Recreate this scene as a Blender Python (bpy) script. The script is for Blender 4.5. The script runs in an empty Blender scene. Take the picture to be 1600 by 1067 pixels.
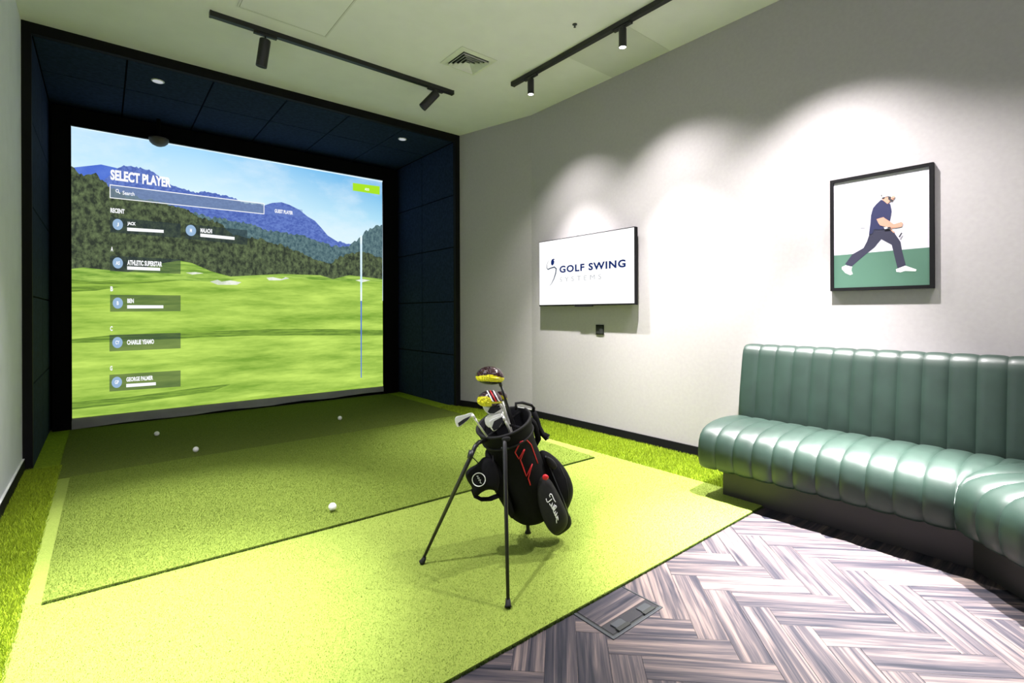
import bpy, bmesh, math, random
import numpy as np
from mathutils import Vector, Matrix
from mathutils.bvhtree import BVHTree

random.seed(7); rng = np.random.default_rng(7)
sc = bpy.context.scene
col = sc.collection

# ------------------------------------------------------------------ camera
H = 1.2; F = 776.5; CX, CY = 800.0, 487.5; YAW, ROLL = 0.689, -0.0037
fwd = Vector((math.sin(YAW), math.cos(YAW), 0)); rgt = Vector((math.cos(YAW), -math.sin(YAW), 0)); up = Vector((0, 0, 1))
r3 = rgt * math.cos(ROLL) + up * math.sin(ROLL); u3 = up * math.cos(ROLL) - rgt * math.sin(ROLL)
CAM = Vector((0, 0, H))
cd = bpy.data.cameras.new('camera'); cam = bpy.data.objects.new('camera', cd); col.objects.link(cam)
cam.matrix_world = Matrix(((r3.x, u3.x, -fwd.x, 0), (r3.y, u3.y, -fwd.y, 0), (r3.z, u3.z, -fwd.z, H), (0, 0, 0, 1)))
cd.sensor_width = 36; cd.lens = F * 36 / 1600; cd.shift_x = 0; cd.shift_y = -(533.5 - CY) / 1600
cd.clip_start = 0.02
sc.camera = cam

# ------------------------------------------------------------------ world, exposure, lights
w = bpy.data.worlds.new('world'); sc.world = w; w.use_nodes = True
w.node_tree.nodes['Background'].inputs[0].default_value = (0.8, 0.85, 0.9, 1)
w.node_tree.nodes['Background'].inputs[1].default_value = 0.05
sc.view_settings.view_transform = 'Standard'; sc.view_settings.look = 'None'
sc.view_settings.exposure = 0.12; sc.view_settings.gamma = 1.0; sc.view_settings.use_curve_mapping = False

def light(name, kind, loc, power, target=None, color=(1, 1, 1), size=0.05, angle=90, blend=0.5, sx=1, sy=1):
    l = bpy.data.lights.new(name, kind); l.energy = power; l.color = color
    if kind == 'SPOT': l.spot_size = math.radians(angle); l.spot_blend = blend; l.shadow_soft_size = size
    if kind == 'AREA': l.shape = 'RECTANGLE'; l.size = sx; l.size_y = sy
    o = bpy.data.objects.new(name, l); col.objects.link(o); o.location = loc
    t = Vector(target) if target else Vector((loc[0], loc[1], loc[2] - 1))
    o.rotation_euler = (t - Vector(loc)).to_track_quat('-Z', 'Y').to_euler()
    return o

WARM = (1.0, 0.95, 0.95); COOL = (0.99, 0.95, 1.04)
# lit heads of the right-hand track (two in view, the others further along it, out of frame)
def lamp(loc, aim, spill, core, color, a_spill=104, a_core=46):
    """one lamp: a narrow core beam inside a wide weak spill"""
    light('lamp_light', 'SPOT', loc, spill, aim, color, 0.03, a_spill, 1.0)
    light('lamp_light', 'SPOT', loc, core, aim, color, 0.03, a_core, 1.0)
lamp((3.10, 3.475, 3.235), (3.60, 3.34, 0), 250, 1000, WARM, 102, 60)
lamp((3.10, 2.41, 3.235), (3.50, 2.15, 0), 400, 1200, WARM, 106, 60)
lamp((3.10, 1.20, 3.235), (3.12, 1.15, 0), 520, 1900, WARM, 106, 48)
lamp((3.10, 0.05, 3.235), (2.52, 0.85, 0), 200, 5200, WARM, 100, 38)
# far track, two heads aimed at the hitting mat
lamp((0.95, 4.28, 3.18), (0.30, 3.15, 0), 190, 1600, COOL, 74, 48)
lamp((2.42, 4.28, 3.20), (2.62, 3.90, 0), 80, 480, COOL, 60, 38)
# near track above and behind the camera
lamp((-0.05, 1.75, 3.25), (-0.02, 2.20, 0), 460, 2000, COOL, 106, 42)
light('fill_light', 'AREA', (1.5, -1.2, 3.30), 20, (1.8, 1.5, 0.6), (1, 1, 1), sx=2.6, sy=1.2)  # soft area fill added for general ambience, not a fixture of the room

# ------------------------------------------------------------------ pixel helpers (photo frame 1600 x 1067)
def ray(x, y): return fwd + r3 * ((x - CX) / F) - u3 * ((y - CY) / F)
def P(x, y, D): return CAM + ray(x, y) * D
def onx(x, y, X): d = ray(x, y); return CAM + d * (X / d.x)
def ony(x, y, Y): d = ray(x, y); return CAM + d * (Y / d.y)
def onz(x, y, z=0.0): d = ray(x, y); return CAM + d * ((z - H) / d.z)

# ------------------------------------------------------------------ materials
def srgb(r, g, b):
    f = lambda c: (c / 255 / 12.92) if c / 255 <= 0.04045 else ((c / 255 + 0.055) / 1.055) ** 2.4
    return (f(r), f(g), f(b), 1)
class NT:
    def __init__(s, name):
        s.m = bpy.data.materials.new(name); s.m.use_nodes = True; s.t = s.m.node_tree
        s.t.nodes.clear(); s.out = s.n('ShaderNodeOutputMaterial')
    def n(s, kind, **kw):
        nd = s.t.nodes.new(kind)
        for k, v in kw.items():
            if k.startswith('i_'): nd.inputs[k[2:].replace('_', ' ')].default_value = v
            else: setattr(nd, k, v)
        return nd
    def l(s, a, b): s.t.links.new(a, b)
    def bsdf(s, **kw):
        b = s.n('ShaderNodeBsdfPrincipled')
        for k, v in kw.items(): b.inputs[k].default_value = v
        s.l(b.outputs[0], s.out.inputs[0]); return b
    def ramp(s, fac, stops):
        r = s.n('ShaderNodeValToRGB'); e = r.color_ramp.elements
        while len(e) < len(stops): e.new(0.5)
        for q, (p, c) in zip(e, stops): q.position = p; q.color = c
        s.l(fac, r.inputs[0]); return r.outputs[0]
    def noise(s, scale, detail=3, vec=None, rough=0.5, stretch=None, dist=0.0):
        n = s.n('ShaderNodeTexNoise'); n.inputs['Scale'].default_value = scale; n.inputs['Detail'].default_value = detail
        n.inputs['Roughness'].default_value = rough; n.inputs['Distortion'].default_value = dist
        if vec is None: vec = s.n('ShaderNodeTexCoord').outputs['Object']
        if stretch:
            mp = s.n('ShaderNodeMapping'); mp.inputs['Scale'].default_value = stretch; s.l(vec, mp.inputs[0]); vec = mp.outputs[0]
        s.l(vec, n.inputs['Vector']); return n.outputs['Fac']
    def bump(s, h, strength, dist, b):
        n = s.n('ShaderNodeBump'); n.inputs['Strength'].default_value = strength; n.inputs['Distance'].default_value = dist
        s.l(h, n.inputs['Height']); s.l(n.outputs[0], b.inputs['Normal'])

def plain(name, c, rough=0.6, metal=0.0, vary=0.08, nscale=6.0, bump=None, coat=0.0, spec=0.5):
    t = NT(name); b = t.bsdf(Roughness=rough, Metallic=metal)
    b.inputs['Specular IOR Level'].default_value = spec; b.inputs['Coat Weight'].default_value = coat
    c = tuple(c[:3])
    f = t.noise(nscale, 4)
    t.l(t.ramp(f, [(0.3, tuple(x * (1 - vary) for x in c) + (1,)), (0.7, tuple(min(1, x * (1 + vary)) for x in c) + (1,))]), b.inputs['Base Color'])
    if bump: t.bump(t.noise(bump[0], 2), bump[1], bump[2], b)
    return t.m
def emit(name, c, strength=1.0, mix=None):
    t = NT(name); e = t.n('ShaderNodeEmission'); e.inputs[0].default_value = c; e.inputs[1].default_value = strength
    if mix is not None:
        tr = t.n('ShaderNodeBsdfTransparent'); mx = t.n('ShaderNodeMixShader'); mx.inputs[0].default_value = mix
        t.l(tr.outputs[0], mx.inputs[1]); t.l(e.outputs[0], mx.inputs[2]); t.l(mx.outputs[0], t.out.inputs[0])
    else: t.l(e.outputs[0], t.out.inputs[0])
    return t.m

M = {}
M['ceiling'] = plain('ceiling_paint', (0.78, 0.77, 0.81), 0.9, vary=0.02)
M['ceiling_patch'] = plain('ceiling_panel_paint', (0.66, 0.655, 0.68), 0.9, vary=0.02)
M['wall'] = plain('wall_covering', (0.38, 0.360, 0.368), 0.85, vary=0.03, nscale=40, bump=(220, 0.15, 0.001))
M['wall_left'] = plain('left_wall_paint', (0.74, 0.75, 0.85), 0.8, vary=0.03)
M['black'] = plain('black_trim', (0.006, 0.006, 0.007), 0.7, spec=0.12)
M['black_metal'] = plain('black_powder_coat', (0.010, 0.010, 0.011), 0.4)
M['felt'] = plain('navy_acoustic_felt', (0.013, 0.024, 0.055), 0.95, vary=0.25, nscale=30, bump=(300, 0.3, 0.001), spec=0.1)
M['void'] = plain('black_curtain', (0.004, 0.004, 0.005), 0.95, spec=0.05)
M['hem'] = plain('grey_screen_cloth', (0.30, 0.30, 0.30), 0.9, bump=(60, 0.4, 0.004))
M['edge_grey'] = plain('grey_webbing', (0.10, 0.12, 0.13), 0.8)
M['plinth'] = plain('black_plinth_laminate', (0.016, 0.014, 0.016), 0.5)
M['white_plastic'] = plain('white_plastic', (0.72, 0.73, 0.68), 0.4)
M['slot'] = plain('dark_slot', (0.01, 0.012, 0.01), 0.8)
M['ball'] = plain('golf_ball_white', (0.82, 0.82, 0.80), 0.3, vary=0.01)
M['fabric'] = plain('black_nylon', (0.0045, 0.0045, 0.0055), 0.8, vary=0.2, nscale=60, bump=(500, 0.3, 0.0005), spec=0.15)
M['fabric_grey'] = plain('charcoal_nylon', (0.010, 0.010, 0.0098), 0.75, vary=0.2, nscale=60, bump=(400, 0.3, 0.0005), spec=0.3)
M['red'] = plain('red_piping', (0.60, 0.012, 0.02), 0.5)
M['white_print'] = plain('white_print', (0.85, 0.85, 0.85), 0.5)
M['steel'] = plain('brushed_steel', (0.80, 0.80, 0.76), 0.34, 0.55)
M['cavity'] = plain('dark_cavity', (0.02, 0.02, 0.024), 0.35, 0.3)
M['yellow'] = plain('yellow_lacquer', (0.80, 0.74, 0.02), 0.3)
M['crown'] = plain('dark_crown_lacquer', (0.035, 0.008, 0.012), 0.2, coat=0.6)
M['graphite'] = plain('graphite_shaft', (0.015, 0.015, 0.016), 0.3)
M['gunmetal'] = plain('gunmetal_frame', (0.045, 0.050, 0.055), 0.45, 0.5)
M['tv_white'] = emit('lit_white_screen', (1, 1, 1, 1), 1.15)
M['navy_ink'] = emit('navy_logo', srgb(25, 45, 105))
M['dark_ink'] = emit('slate_logo', srgb(60, 75, 95))
M['grey_ink'] = emit('grey_logo', srgb(150, 155, 160))
M['lens'] = emit('lamp_lens', (1, 0.98, 0.95, 1), 12)
M['lens_off'] = emit('dim_downlight', (0.80, 0.85, 0.90, 1), 0.55)

def leather():
    t = NT('green_leather'); b = t.bsdf(Roughness=0.46)
    b.inputs['Specular IOR Level'].default_value = 0.42; b.inputs['Coat Weight'].default_value = 0.12; b.inputs['Coat Roughness'].default_value = 0.3
    f = t.noise(9, 5)
    t.l(t.ramp(f, [(0.25, (0.010, 0.023, 0.017, 1)), (0.75, (0.016, 0.035, 0.026, 1))]), b.inputs['Base Color'])
    v = t.n('ShaderNodeTexVoronoi'); v.inputs['Scale'].default_value = 260
    t.l(t.n('ShaderNodeTexCoord').outputs['Object'], v.inputs['Vector'])
    t.bump(v.outputs['Distance'], 0.10, 0.001, b)
    return t.m
M['leather'] = leather()
def pile(name, lo, hi, scale, bumpd=0.004):
    t = NT(name); b = t.bsdf(Roughness=0.9); b.inputs['Specular IOR Level'].default_value = 0.15
    f = t.noise(scale, 4, rough=0.7)
    t.l(t.ramp(f, [(0.32, lo + (1,)), (0.68, hi + (1,))]), b.inputs['Base Color'])
    t.bump(t.noise(scale * 1.3, 3, rough=0.7), 0.8, bumpd, b)
    return t.m
def blade_mat(name, lo, hi):
    t = NT(name); b = t.bsdf(Roughness=0.7); b.inputs['Specular IOR Level'].default_value = 0.2
    g = t.n('ShaderNodeNewGeometry')
    t.l(t.ramp(g.outputs['Random Per Island'], [(0.0, lo + (1,)), (1.0, hi + (1,))]), b.inputs['Base Color'])
    return t.m
LM = ((0.150, 0.212, 0.030), (0.24, 0.306, 0.056)); DM = ((0.074, 0.114, 0.012), (0.18, 0.240, 0.034)); TF = ((0.09, 0.14, 0.004), (0.36, 0.48, 0.02))
M['light_mat'] = pile('light_green_pile', *LM, 160); M['dark_mat'] = pile('mid_green_pile', *DM, 130, 0.006)
M['turf'] = pile('turf_base', (0.08, 0.13, 0.004), (0.24, 0.34, 0.015), 90)
M['light_blade'] = blade_mat('light_pile_blades', *LM); M['dark_blade'] = blade_mat('mid_pile_blades', *DM); M['turf_blade'] = blade_mat('turf_blades', *TF)
M['fringe'] = blade_mat('dark_cut_edge', (0.012, 0.025, 0.004), (0.06, 0.10, 0.01))

def wood():
    t = NT('greyed_wood_plank'); b = t.bsdf(Roughness=0.5); b.inputs['Specular IOR Level'].default_value = 0.22
    tc = t.n('ShaderNodeTexCoord').outputs['Object']; oi = t.n('ShaderNodeObjectInfo')
    mul = t.n('ShaderNodeVectorMath', operation='SCALE'); mul.inputs['Scale'].default_value = 37.0
    cmb = t.n('ShaderNodeCombineXYZ'); t.l(oi.outputs['Random'], cmb.inputs[0]); t.l(oi.outputs['Random'], cmb.inputs[1]); t.l(cmb.outputs[0], mul.inputs[0])
    add = t.n('ShaderNodeVectorMath', operation='ADD'); t.l(tc, add.inputs[0]); t.l(mul.outputs[0], add.inputs[1])
    f1 = t.noise(1.0, 4, add.outputs[0], 0.55, (1.3, 30, 1), 0.9)
    f2 = t.noise(1.0, 3, add.outputs[0], 0.6, (5, 210, 1))
    mx = t.n('ShaderNodeMath', operation='MULTIPLY_ADD'); t.l(f2, mx.inputs[0]); mx.inputs[1].default_value = 0.35; t.l(f1, mx.inputs[2])
    mx2 = t.n('ShaderNodeMath', operation='MULTIPLY_ADD'); t.l(oi.outputs['Random'], mx2.inputs[0]); mx2.inputs[1].default_value = 0.10; t.l(mx.outputs[0], mx2.inputs[2])
    c = t.ramp(mx2.outputs[0], [(0.50, (0.006, 0.007, 0.012, 1)), (0.60, (0.017, 0.017, 0.024, 1)), (0.73, (0.046, 0.039, 0.043, 1)), (0.92, (0.14, 0.108, 0.096, 1))])
    t.l(c, b.inputs['Base Color']); t.bump(f2, 0.2, 0.0006, b)
    return t.m
M['wood'] = wood()

# ------------------------------------------------------------------ mesh helpers
class MB:
    def __init__(s): s.v = []; s.f = []; s.mi = []
    def add(s, vs, fs, mi=0):
        o = len(s.v); s.v += [tuple(p) for p in vs]; s.f += [tuple(i + o for i in f) for f in fs]; s.mi += [mi] * len(fs); return s
    def box(s, a, b, mi=0):
        x0, y0, z0 = a; x1, y1, z1 = b
        return s.add([(x0, y0, z0), (x1, y0, z0), (x1, y1, z0), (x0, y1, z0), (x0, y0, z1), (x1, y0, z1), (x1, y1, z1), (x0, y1, z1)],
                     [(0, 3, 2, 1), (4, 5, 6, 7), (0, 1, 5, 4), (1, 2, 6, 5), (2, 3, 7, 6), (3, 0, 4, 7)], mi)
    def loft(s, rings, cap=True, mi=0, close=True):
        n = len(rings[0]); vs = [p for r in rings for p in r]; fs = []
        for i in range(len(rings) - 1):
            for j in range(n if close else n - 1):
                k = (j + 1) % n; fs.append((i * n + j, i * n + k, (i + 1) * n + k, (i + 1) * n + j))
        if cap: fs.append(tuple(range(n))[::-1]); fs.append(tuple((len(rings) - 1) * n + j for j in range(n)))
        return s.add(vs, fs, mi)
    def tube(s, pts, r, n=10, mi=0, flat=1.0, cap=True):
        pts = [Vector(p) for p in pts]; rings = []; prev = None
        for i, p in enumerate(pts):
            t = (pts[min(i + 1, len(pts) - 1)] - pts[max(i - 1, 0)]).normalized()
            if prev is None:
                a = t.orthogonal().normalized() if abs(t.z) > 0.9 else t.cross(Vector((0, 0, 1))).normalized()
            else: a = (prev - t * prev.dot(t)).normalized()
            prev = a; b = t.cross(a); rr = r[i] if isinstance(r, (list, tuple)) else r
            rings.append([p + a * (rr * math.cos(2 * math.pi * k / n)) + b * (rr * flat * math.sin(2 * math.pi * k / n)) for k in range(n)])
        return s.loft(rings, cap, mi)
    def lathe(s, prof, origin, axis, n=24, mi=0):
        axis = Vector(axis).normalized(); a = axis.orthogonal().normalized(); b = axis.cross(a); o = Vector(origin)
        return s.loft([[o + axis * h + a * (r * math.cos(2 * math.pi * k / n)) + b * (r * math.sin(2 * math.pi * k / n)) for k in range(n)] for r, h in prof], True, mi)
    def build(s, name, mats, parent=None, smooth=False, bevel=0, subsurf=0):
        me = bpy.data.meshes.new(name); me.from_pydata(s.v, [], s.f)
        mats = mats if isinstance(mats, (list, tuple)) else [mats]
        for m in mats: me.materials.append(m)
        me.polygons.foreach_set('material_index', s.mi)
        if smooth: me.polygons.foreach_set('use_smooth', [True] * len(s.f))
        bm = bmesh.new(); bm.from_mesh(me); bmesh.ops.recalc_face_normals(bm, faces=bm.faces[:]); bm.to_mesh(me); bm.free()
        o = bpy.data.objects.new(name, me); col.objects.link(o)
        if parent: o.parent = parent; o.matrix_parent_inverse = Matrix.Translation(-parent.location) if parent.parent is None else Matrix.Identity(4)
        if bevel:
            md = o.modifiers.new('b', 'BEVEL'); md.width = bevel; md.segments = 2; md.limit_method = 'ANGLE'
            if smooth: md.harden_normals = False
        if subsurf: md = o.modifiers.new('s', 'SUBSURF'); md.levels = md.render_levels = subsurf
        return o
def tag(o, label=None, cat=None, group=None, kind=None):
    if label: o['label'] = label
    if cat: o['category'] = cat
    if group: o['group'] = group
    if kind: o['kind'] = kind
    return o
def empty(name, loc, label, cat, group=None):
    o = bpy.data.objects.new(name, None); col.objects.link(o); o.location = loc; o.empty_display_size = 0.05
    return tag(o, label, cat, group)
def boxo(name, a, b, m, parent=None, bevel=0): return MB().box(a, b).build(name, m, parent, bevel=bevel)
def poly_in(p, outline, depthv, mi=0, mb=None):
    """extrude a planar outline (list of Vectors) by the vector depthv"""
    mb = mb or MB(); n = len(outline); d = Vector(depthv)
    vs = list(outline) + [q + d for q in outline]
    fs = [tuple(range(n)), tuple(range(n, 2 * n))[::-1]] + [(i, (i + 1) % n, n + (i + 1) % n, n + i) for i in range(n)]
    return mb.add(vs, fs, mi)
def hang(child, part):
    """hang a piece on a part; every mesh here is modelled in world space, so the part's frame is the identity"""
    child.parent = part; child.matrix_parent_inverse = Matrix.Identity(4); return child
def text_fit(name, s, org, ux, uz, width, height, m, parent, depth=0.001, bold=0.0, font_up=0.73, spacing=1.0):
    """built-in font text turned to a mesh, stretched to width x height on the plane spanned by ux, uz"""
    cu = bpy.data.curves.new(name, 'FONT'); cu.body = s; cu.size = 1; cu.offset = bold; cu.resolution_u = 3; cu.space_character = spacing
    ob = bpy.data.objects.new(name + '_tmp', cu); col.objects.link(ob)
    dg = bpy.context.evaluated_depsgraph_get(); me = bpy.data.meshes.new_from_object(ob.evaluated_get(dg))
    bpy.data.objects.remove(ob); bpy.data.curves.remove(cu)
    xs = [v.co.x for v in me.vertices]; ys = [v.co.y for v in me.vertices]
    x0, x1, y0, y1 = min(xs), max(xs), min(ys), max(ys)
    ux = Vector(ux); uz = Vector(uz); nn = ux.cross(uz).normalized()
    for v in me.vertices:
        v.co = Vector(org) + ux * ((v.co.x - x0) / (x1 - x0) * width) + uz * ((v.co.y - y0) / (y1 - y0) * height) + nn * depth
    me.materials.clear(); me.materials.append(m)
    o = bpy.data.objects.new(name, me); col.objects.link(o)
    if parent: o.parent = parent; o.matrix_parent_inverse = Matrix.Translation(-parent.location)
    return o

# ================================================================== SETTING
CZ = 3.444; XL, XR = -0.475, 3.78; YB = 5.295; YN = -2.6
BXL, BXR, BZ, BY = -0.418, 3.443, 3.36, 7.02
tag(boxo('floor', (XL - .1, YN, -0.06), (XR + .1, BY + .1, -0.004), plain('dark_subfloor', (0.10, 0.09, 0.10), 0.5)), 'floor of the room under turf and planks', kind='structure')
floor = bpy.data.objects['floor']
# ceiling slab (over the room only) and the two access panels let into it
tag(boxo('ceiling', (XL - .1, YN, CZ), (XR + .1, YB + .02, CZ + 0.1), M['ceiling']), kind='structure')
mb = MB()
wr = [(3.508, YB), (3.78, 4.232), (3.78, YN)]
for (x0, y0), (x1, y1) in zip(wr[:-1], wr[1:]):
    mb.add([(x0, y0, -.02), (x1, y1, -.02), (x1, y1, CZ + .02), (x0, y0, CZ + .02), (x0 + .1, y0, -.02), (x1 + .1, y1, -.02), (x1 + .1, y1, CZ + .02), (x0 + .1, y0, CZ + .02)],
           [(0, 1, 2, 3), (4, 7, 6, 5), (0, 4, 5, 1), (3, 2, 6, 7), (0, 3, 7, 4), (1, 5, 6, 2)])
tag(mb.build('wall_right', M['wall']), kind='structure')
tag(boxo('wall_left', (XL - .1, YN, -.02), (XL, YB, CZ + .02), M['wall_left']), kind='structure')
tag(boxo('wall_back', (XL - .1, YN - .1, -.02), (XR + .1, YN, CZ + .02), M['wall']), kind='structure')
mb = MB(); bh, bt = 0.085, 0.015
for (x0, y0), (x1, y1) in (((3.508, YB), (3.78, 4.232)), ((3.78, 4.232), (3.78, YN))):
    mb.add([(x0, y0, 0), (x1, y1, 0), (x1 - bt, y1, 0), (x0 - bt, y0, 0), (x0, y0, bh), (x1, y1, bh), (x1 - bt, y1, bh), (x0 - bt, y0, bh)],
           [(0, 1, 2, 3), (4, 7, 6, 5), (0, 4, 5, 1), (3, 2, 6, 7), (0, 3, 7, 4), (1, 5, 6, 2)])
tag(mb.build('baseboard_right', M['black']), kind='structure')
bl = boxo('baseboard_left', (XL, YN, 0), (XL + .015, YB, 0.09), M['black'])
tag(bl, kind='structure')
tag(boxo('highlight_strip_1', (XL, YN, 0.09), (XL + .012, YB, 0.094), M['white_plastic']), kind='structure')  # white strip painted in as the highlight along the baseboard's top edge

# herringbone planks (pieces of the floor)
W_ = 0.1115; L_ = 4 * W_; P0, Q0 = 1.880, -0.612; g = 0.0006; c45 = math.sqrt(.5)
pm = MB(); pm.box((g, g, -0.004), (L_ - g, W_ - g, 0.0)); plank0 = pm.build('plank', M['wood'], floor, bevel=0.0007)
first = True
done = set()
for a in range(-24, 40):
    for b in range(-40, 24):
        k = (a - b) % 8
        if k == 0:
            p, q, ang = P0 + a * W_, Q0 + b * W_, math.radians(45); cp, cq = p + L_ / 2, q + W_ / 2
        elif k == 7:
            p, q, ang = P0 + (a + 1) * W_, Q0 + b * W_, math.radians(135); cp, cq = p - W_ / 2, q + L_ / 2
        else: continue
        x, y = (cp - cq) * c45, (cp + cq) * c45
        if not (0.62 < x < 3.05 and -0.15 < y < 1.62 and y > 1.0 - (x - .3) * 1.1 - .25): continue
        X, Y = (p - q) * c45, (p + q) * c45
        o = plank0 if first else plank0.copy()
        if not first: col.objects.link(o)
        first = False
        o.parent = floor; o.matrix_parent_inverse = Matrix.Identity(4)
        o.location = (X, Y, 0); o.rotation_euler = (0, 0, ang)
mb = MB(); mb.box((XL, YN, -.0038), (XR, 1.375, -.0015)); fu = mb.build('plank_underlay', M['wood'], floor)

# ================================================================== TURF AND MATS
def blades(name, quad, n, h, wd, m, parent, z0, lean=0.4, edge=None):
    q = [np.array(p, float) for p in quad]
    u = rng.random(n); v = rng.random(n) if edge is None else rng.random(n) * edge
    base = ((1 - u) * (1 - v))[:, None] * q[0] + (u * (1 - v))[:, None] * q[1] + (u * v)[:, None] * q[2] + ((1 - u) * v)[:, None] * q[3]
    a = rng.random(n) * 2 * np.pi; hh = h * (0.6 + 0.6 * rng.random(n)); ww = wd * (0.7 + .6 * rng.random(n))
    dx = np.stack([np.cos(a), np.sin(a)], 1); la = rng.random(n) * 2 * np.pi; ll = hh * lean * rng.random(n)
    V = np.zeros((n, 3, 3)); V[:, 0, :2] = base - dx * ww[:, None] / 2; V[:, 1, :2] = base + dx * ww[:, None] / 2
    V[:, 2, :2] = base + np.stack([np.cos(la), np.sin(la)], 1) * ll[:, None]; V[:, 0, 2] = V[:, 1, 2] = z0; V[:, 2, 2] = z0 + hh
    me = bpy.data.meshes.new(name); me.vertices.add(n * 3); me.vertices.foreach_set('co', V.reshape(-1))
    me.loops.add(n * 3); me.loops.foreach_set('vertex_index', np.arange(n * 3)); me.polygons.add(n)
    me.polygons.foreach_set('loop_start', np.arange(n) * 3); me.polygons.foreach_set('loop_total', np.full(n, 3)); me.update(calc_edges=True)
    me.materials.append(m); o = bpy.data.objects.new(name, me); col.objects.link(o)
    o.parent = parent; o.matrix_parent_inverse = Matrix.Translation(-parent.location)
    o['kind'] = 'stuff'; return o

def turf(name, outline, label):
    t = empty(name, (outline[0][0], outline[0][1], 0), label, 'turf')
    poly_in(0, [Vector((x, y, -0.003)) for x, y in outline], (0, 0, 0.008)).build('turf_backing', M['turf'], t)
    return t
MY = 1.378; MXR = 3.235; MXL = -0.262
tl = turf('turf_border', [(XL + .016, 0.2), (MXL, 0.2), (MXL, 6.9), (XL + .06, 6.9), (XL + .016, 5.2)], 'narrow strip of longer dark green turf along the left wall')
blades('grass_blades', [(XL + .018, 0.9), (MXL + .01, 0.9), (MXL + .01, 5.25), (XL + .018, 5.25)], 60000, 0.022, 0.0035, M['turf_blade'], tl, 0.004, 0.8)
tr = turf('turf_border', [(MXR, MY), (3.764, MY), (3.764, 4.232), (3.50, 5.25), (3.44, 5.3), (3.44, 6.9), (MXR, 6.9)], 'bright green turf strip along the right wall baseboard')
blades('grass_blades', [(MXR - .008, MY), (3.762, MY), (3.762, 4.25), (MXR - .008, 4.25)], 60000, 0.020, 0.0035, M['turf_blade'], tr, 0.004, 0.8)
blades('grass_blades', [(MXR - .005, 4.25), (3.757, 4.25), (3.44, 5.4), (MXR - .005, 5.4)], 12000, 0.020, 0.0035, M['turf_blade'], tr, 0.004, 0.8)

lm = empty('putting_mat', (1.48, 1.4, 0), 'large pale lime green carpet mat spreading under the golf bag to the wooden floor', 'mat')
poly_in(0, [Vector(p) for p in ((MXL, 0.2, -.002), (-.1, 0.2, -.002), (.55, MY, -.002), (MXR, MY, -.002), (MXR, 4.84, -.002), (MXL, 4.84, -.002))], (0, 0, .011)).build('backing', M['light_mat'], lm)
blades('pile', [(MXL, MY), (MXR, MY), (MXR, 2.82), (MXL, 2.82)], 150000, 0.006, 0.0022, M['light_blade'], lm, 0.008, 0.8)
blades('pile', [(MXL, .8), (.4, .8), (.4, MY), (MXL, MY)], 25000, 0.006, 0.0022, M['light_blade'], lm, 0.008, 0.8)
fm = empty('bay_mat', (1.48, 5.8, 0), 'darker green stretch of mat on the bay floor between the hitting mat and the screen', 'mat')  # far stretch of matting, coloured darker than the pale mat
M['far_mat'] = pile('dark_green_pile', (0.055, 0.080, 0.010), (0.12, 0.155, 0.024), 130, 0.005)
poly_in(0, [Vector(p) for p in ((MXL, 4.842, -.002), (MXR, 4.842, -.002), (MXR, 6.8, -.002), (MXL, 6.8, -.002))], (0, 0, .013)).build('backing', M['far_mat'], fm)
blades('pile', [(MXL, 4.842), (MXR, 4.842), (MXR, 6.8), (MXL, 6.8)], 50000, 0.006, 0.003, blade_mat('dark_pile_blades', (0.05, 0.075, 0.010), (0.13, 0.165, 0.026)), fm, 0.010, 0.8)
blades('edge_fringe', [(.3, MY - .008), (MXR, MY - .008), (MXR, MY + .0), (.3, MY + .0)], 9000, 0.010, 0.003, M['fringe'], lm, -0.001, 0.9)
dm = empty('hitting_mat', (1.5, 3.7, 0), 'darker mid green hitting mat lying on the pale mat before the screen', 'mat')
DQ = [(-0.195, 2.795), (3.085, 2.700), (3.185, 4.79), (-0.185, 4.81)]
poly_in(0, [Vector((x, y, .009)) for x, y in DQ], (0, 0, .012)).build('backing', M['dark_mat'], dm)
blades('pile', DQ, 190000, 0.009, 0.0028, M['dark_blade'], dm, 0.019, 0.8)
blades('edge_fringe', [(-.195, 2.789), (3.085, 2.694), (3.085, 2.703), (-.195, 2.798)], 9000, 0.012, 0.003, M['fringe'], dm, 0.008, 0.8)

# ================================================================== SIMULATOR BAY
bay = empty('simulator_bay', (1.5, YB, 0), 'deep black box enclosure lined with navy felt panels around the projection screen', 'enclosure')
mb = MB()
mb.box((XL, YB, -.004), (BXL, YB + .05, CZ)); mb.box((BXR, YB, -.004), (3.508, YB + .05, CZ)); mb.box((BXL, YB, BZ), (BXR, YB + .05, CZ))
mb.build('front_frame', M['black'], bay)
mb = MB(); t_ = .03
mb.box((BXL - .08, YB + .05, -.004), (BXL - t_, BY, CZ)); mb.box((BXR + t_, YB + .05, -.004), (BXR + .08, BY, CZ)); mb.box((BXL - .08, YB + .05, BZ + t_), (BXR + .08, BY, CZ))
mb.box((BXL - .08, BY, -.004), (BXR + .08, BY + .05, CZ))
mb.build('shell', M['void'], bay)
rows = [0.0, .655, 1.335, 2.03, 2.69, BZ]; cols_ = [YB + .05, 6.15, BY - .02]; G = .006
for side in (-1, 1):
    for i in range(5):
        for j in range(2):
            X = BXL if side < 0 else BXR
            a = (X - t_ if side < 0 else X, cols_[j] + G, rows[i] + G); b = (X if side < 0 else X + t_, cols_[j + 1] - G, rows[i + 1] - G)
            boxo('felt_panel', a, b, M['felt'], bay, bevel=.003)
xs = [BXL, .168, .808, 1.455, 2.098, 2.745, BXR]
for i in range(6):
    for j in range(2):
        boxo('felt_panel', (xs[i] + G, cols_[j] + G - (.1 if j else 0), BZ), (xs[i + 1] - G, (cols_[j + 1] if j else 6.05) - G, BZ + t_), M['felt'], bay, bevel=.003)
SY = 6.85
sx0, sx1, sz1 = -0.25, 3.180, 3.145
mb = MB()
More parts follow.
